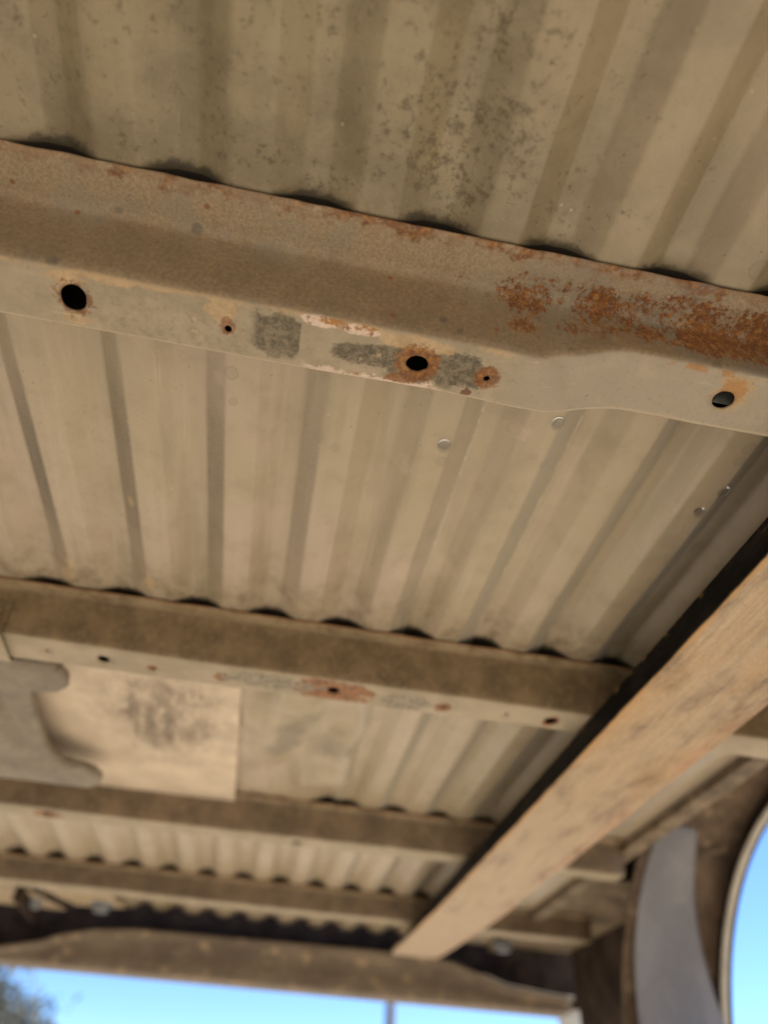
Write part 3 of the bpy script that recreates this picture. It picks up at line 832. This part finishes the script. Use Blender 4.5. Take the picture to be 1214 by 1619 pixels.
def liner():
    path = [(2.74, 1.085, 1.625, 1.795), (2.83, 1.02, 1.62, 1.815), (2.96, 0.925, 1.615, 1.85), (3.065, 0.80, 1.61, 1.885), (3.13, 0.66, 1.60, 1.925), (3.165, 0.52, 1.60, 1.965), (3.18, 0.38, 1.60, 1.985), (3.185, 0.24, 1.60, 1.99)]
    bm = bmesh.new(); rows = []
    for y, z, xa, xb in path:
        rows.append([bm.verts.new(W((xa+(xb-xa)*k/8, y - 0.03*math.sin(math.pi*k/8)*0.5, z))) for k in range(9)])
    for a, b in zip(rows, rows[1:]):
        for k in range(8): bm.faces.new((a[k], a[k+1], b[k+1], b[k]))
    bmesh.ops.recalc_face_normals(bm, faces=bm.faces)
    o = from_bm("splash_liner", bm, M['grey'], bed, True)
    m = o.modifiers.new("sub", 'SUBSURF'); m.levels = 2; m.render_levels = 2
    solid(o, 0.003, 0)
    o["label"] = "curved grey liner inside the wheel arch"
liner()

# front sill, bulkhead
def lip_z(x):
    pts = [(-2.8, 0.735), (-1.37, 0.742), (-1.17, 0.782), (-1.05, 0.828), (-0.85, 0.872), (-0.67, 0.886), (-0.16, 0.892), (0.8, 0.900), (1.19, 0.890), (1.43, 0.832), (1.58, 0.790), (1.9, 0.764), (2.1, 0.76)]
    for (a, za), (b, zb) in zip(pts, pts[1:]):
        if a <= x <= b:
            t = (x-a)/(b-a); t = t*t*(3-2*t)*0.5+t*0.5
            return za+(zb-za)*t
    return 0.76
bm = bmesh.new(); rows = []
nx = 90
for i in range(nx+1):
    x = -2.78+(1.98+2.78)*i/nx
    lz = lip_z(x); h = lz-0.70
    prof = [(4.84, 1.0*0.90*0+lz+0.004), (4.715, lz+0.004), (4.705, lz), (4.712, lz-0.010), (4.762, lz-0.16*h-0.008), (4.785, lz-0.30*h), (4.788, lz-0.60*h), (4.79, 0.712), (4.80, 0.702), (4.84, 0.698), (5.0, 0.698)]
    rows.append([bm.verts.new(W((x, y, z))) for y, z in prof])
for a, b in zip(rows, rows[1:]):
    for k in range(len(a)-1): bm.faces.new((a[k], b[k], b[k+1], a[k+1]))
bmesh.ops.recalc_face_normals(bm, faces=bm.faces)
o = from_bm("end_sill", bm, M['sill'], bed, True); solid(o, 0.002, 0)
o["label"] = "brown end sill with a rolled lip that drops at both ends"
box("bulkhead", (-2.79, 5.002, 0.75), (2.16, 5.02, 2.25), M['dark'], bed)
box("end_cap", (2.03, 5.03, 0.50), (2.15, 5.14, 0.775), M['cream'], bed, 0.02)["label"] = "small cream end cap at the far corner"

# gussets at the far left, bolts
prism("gusset", [(-1.60, 4.20), (-1.22, 4.20), (-1.05, 4.62), (-1.60, 4.62)], 'z', 0.93, 0.938, M['tan'], bed, 0.002)
prism("gusset", [(-1.18, 4.22), (-0.80, 4.22), (-0.72, 4.55), (-1.00, 4.60)], 'z', 0.955, 0.963, M['tan'], bed, 0.002)
box("gusset_web", (-1.225, 4.16, 0.86), (-1.20, 4.64, 0.955), M['dark'], bed)
def bolt(px, py, z):
    p = on_z(px, py, z)
    bm = bmesh.new()
    r = bmesh.ops.create_cone(bm, cap_ends=True, segments=6, radius1=0.045*S, radius2=0.045*S, depth=0.03*S)
    bmesh.ops.translate(bm, verts=r['verts'], vec=W((p.x, p.y, z)))
    r = bmesh.ops.create_cone(bm, cap_ends=True, segments=16, radius1=0.062*S, radius2=0.062*S, depth=0.008*S)
    bmesh.ops.translate(bm, verts=r['verts'], vec=W((p.x, p.y, z+0.020)))
    r = bmesh.ops.create_cone(bm, cap_ends=True, segments=12, radius1=0.022*S, radius2=0.022*S, depth=(1.0-z)*S)
    bmesh.ops.translate(bm, verts=r['verts'], vec=W((p.x, p.y, z+0.024+(1.0-z)/2)))
    from_bm("bolt", bm, M['zinc'], bed)
bolt(50, 1430, 0.91); bolt(160, 1437, 0.93); bolt(795, 1500, 0.93); bolt(1186, 1172, 0.935)

# ------------------------------------------------------------------ forklift fork
fork = thing("forklift_fork", "long worn brown forklift fork with black flank running under the crossmembers", "forklift fork", W((0.94, -3.2, 0.806)))
def blade():
    secs = [(-3.2, .788, 1.096, .806, .869), (-1.0, .788, 1.096, .806, .869), (0.2, .788, 1.096, .806, .869), (1.6, .787, 1.096, .806, .869), (2.7, .785, 1.095, .806, .869),
            (3.30, .785, 1.094, .806, .869), (3.36, .786, 1.094, .808, .869), (3.9, .80, 1.088, .825, .869), (4.36, .806, 1.082, .840, .869), (4.47, .812, 1.072, .846, .867)]
    bm = bmesh.new(); rows = []
    c = 0.005
    for y, xa, xb, za, zb in secs:
        rows.append([bm.verts.new(W((x, y, z))) for x, z in ((xa+c, za), (xb-c, za), (xb, za+c), (xb, zb-c), (xb-c, zb), (xa+c, zb), (xa, zb-c), (xa, za+c))])
    for a, b in zip(rows, rows[1:]):
        for k in range(8): bm.faces.new((a[k], a[(k+1) % 8], b[(k+1) % 8], b[k]))
    bm.faces.new(rows[0]); bm.faces.new(rows[-1])
    bmesh.ops.recalc_face_normals(bm, faces=bm.faces)
    return from_bm("blade", bm, mat_fork(), fork)
blade()
box("shank", (0.79, -3.35, 0.806), (1.094, -3.202, 2.2), M['dark'], fork, 0.01)

# ------------------------------------------------------------------ hanging water droplets
gw = G("clear_water", 0.02, 0.5)
gw.b.inputs["Transmission Weight"].default_value = 1.0
gw.b.inputs["IOR"].default_value = 1.33
M['water'] = gw.out((0.95, 0.96, 0.97))
drops = [((702, 702), .0118, "clear water droplet below the crossmember, above a dried round stain"),
         ((882, 667), .0112, "clear water droplet tight under the dented part of the nearest crossmember"),
         ((1143, 776), .0115, "glinting water droplet beside the bluish rib, upper of a close pair"),
         ((1105, 808), .0105, "glinting water droplet on the dark rib, lower of a close pair")]
for (px, py), r, lab in drops:
    p = on_z(px, py, 1.0)
    for _ in range(4):
        z = floor_z(p.x, p.y); p = on_z(px, py, z)
    bm = bmesh.new()
    bmesh.ops.create_uvsphere(bm, u_segments=24, v_segments=14, radius=1.0)
    for v in bm.verts:
        v.co.z *= 0.42 if v.co.z < 0 else 0.05
        v.co = Vector((v.co.x*r*S, v.co.y*r*1.12*S, v.co.z*r*S))
    o = from_bm("water_droplet", bm, M['water'], None, True)
    o.location = W((p.x, p.y, z-0.0012))
    tag(o, lab, "water droplet", "water droplets hanging from the bed floor")

# ------------------------------------------------------------------ beyond: utility pole and tree
d = ray(617, 1600); k = 22.0/math.hypot(d.x, d.y)
px_, py_ = d.x*k, d.y*k
pole = thing("utility_pole", "thin weathered utility pole far off below the end sill", "utility pole", (px_, py_, 0))
bm = bmesh.new()
r = bmesh.ops.create_cone(bm, cap_ends=True, segments=14, radius1=0.15, radius2=0.11, depth=8.0)
bmesh.ops.translate(bm, verts=r['verts'], vec=(px_, py_, 4.0))
from_bm("pole_shaft", bm, M['wood'], pole, True)
bm = bmesh.new()
r = bmesh.ops.create_cube(bm, size=1.0)
for v in r['verts']: v.co = Vector((px_+v.co.x*2.0, py_-0.19+v.co.y*0.1, 7.4+v.co.z*0.12))
from_bm("crossarm", bm, M['wood'], pole)

d = ray(-84, 1630); k = 17.0/math.hypot(d.x, d.y)
tx, ty = d.x*k, d.y*k
tree = thing("yard_tree", "dark ragged tree beyond the yard at the lower left corner", "tree", (tx, ty, 0))
bm = bmesh.new()
def limb(a, b, r0, r1):
    ax = (b-a); q = ax.to_track_quat('Z', 'Y').to_matrix().to_4x4(); n = 8
    va = [bm.verts.new(a+q.to_3x3() @ Vector((r0*math.cos(2*math.pi*i/n), r0*math.sin(2*math.pi*i/n), 0))) for i in range(n)]
    vb = [bm.verts.new(b+q.to_3x3() @ Vector((r1*math.cos(2*math.pi*i/n), r1*math.sin(2*math.pi*i/n), 0))) for i in range(n)]
    for i in range(n): bm.faces.new((va[i], va[(i+1) % n], vb[(i+1) % n], vb[i]))
T0 = Vector((tx, ty, 0))
limb(T0, T0+Vector((0.1, 0, 1.7)), 0.16, 0.12)
tips = []
for i in range(9):
    a = 2*math.pi*i/9+random.uniform(-.3, .3); s0 = T0+Vector((0.1, 0, random.uniform(1.2, 1.7)))
    e = s0+Vector((math.cos(a)*random.uniform(.7, 1.25), math.sin(a)*random.uniform(.7, 1.25), random.uniform(.7, 2.2)))
    limb(s0, e, 0.06, 0.02); tips.append(e)
from_bm("trunk", bm, M['bark'], tree)
bm = bmesh.new()
for e in tips + [T0+Vector((0, 0, 3.6)), T0+Vector((.4, .2, 3.1)), T0+Vector((-.5, -.2, 2.9))]:
    for _ in range(700):
        c = e+Vector([random.gauss(0, 0.34) for _ in range(3)])
        u_ = Vector([random.uniform(-1, 1) for _ in range(3)]).normalized(); w_ = u_.orthogonal().normalized()
        L, Wd = random.uniform(.07, .13), random.uniform(.025, .05)
        bm.faces.new([bm.verts.new(c+u_*L), bm.verts.new(c+w_*Wd), bm.verts.new(c-u_*L), bm.verts.new(c-w_*Wd)])
from_bm("crown", bm, mat_leaf(), tree)
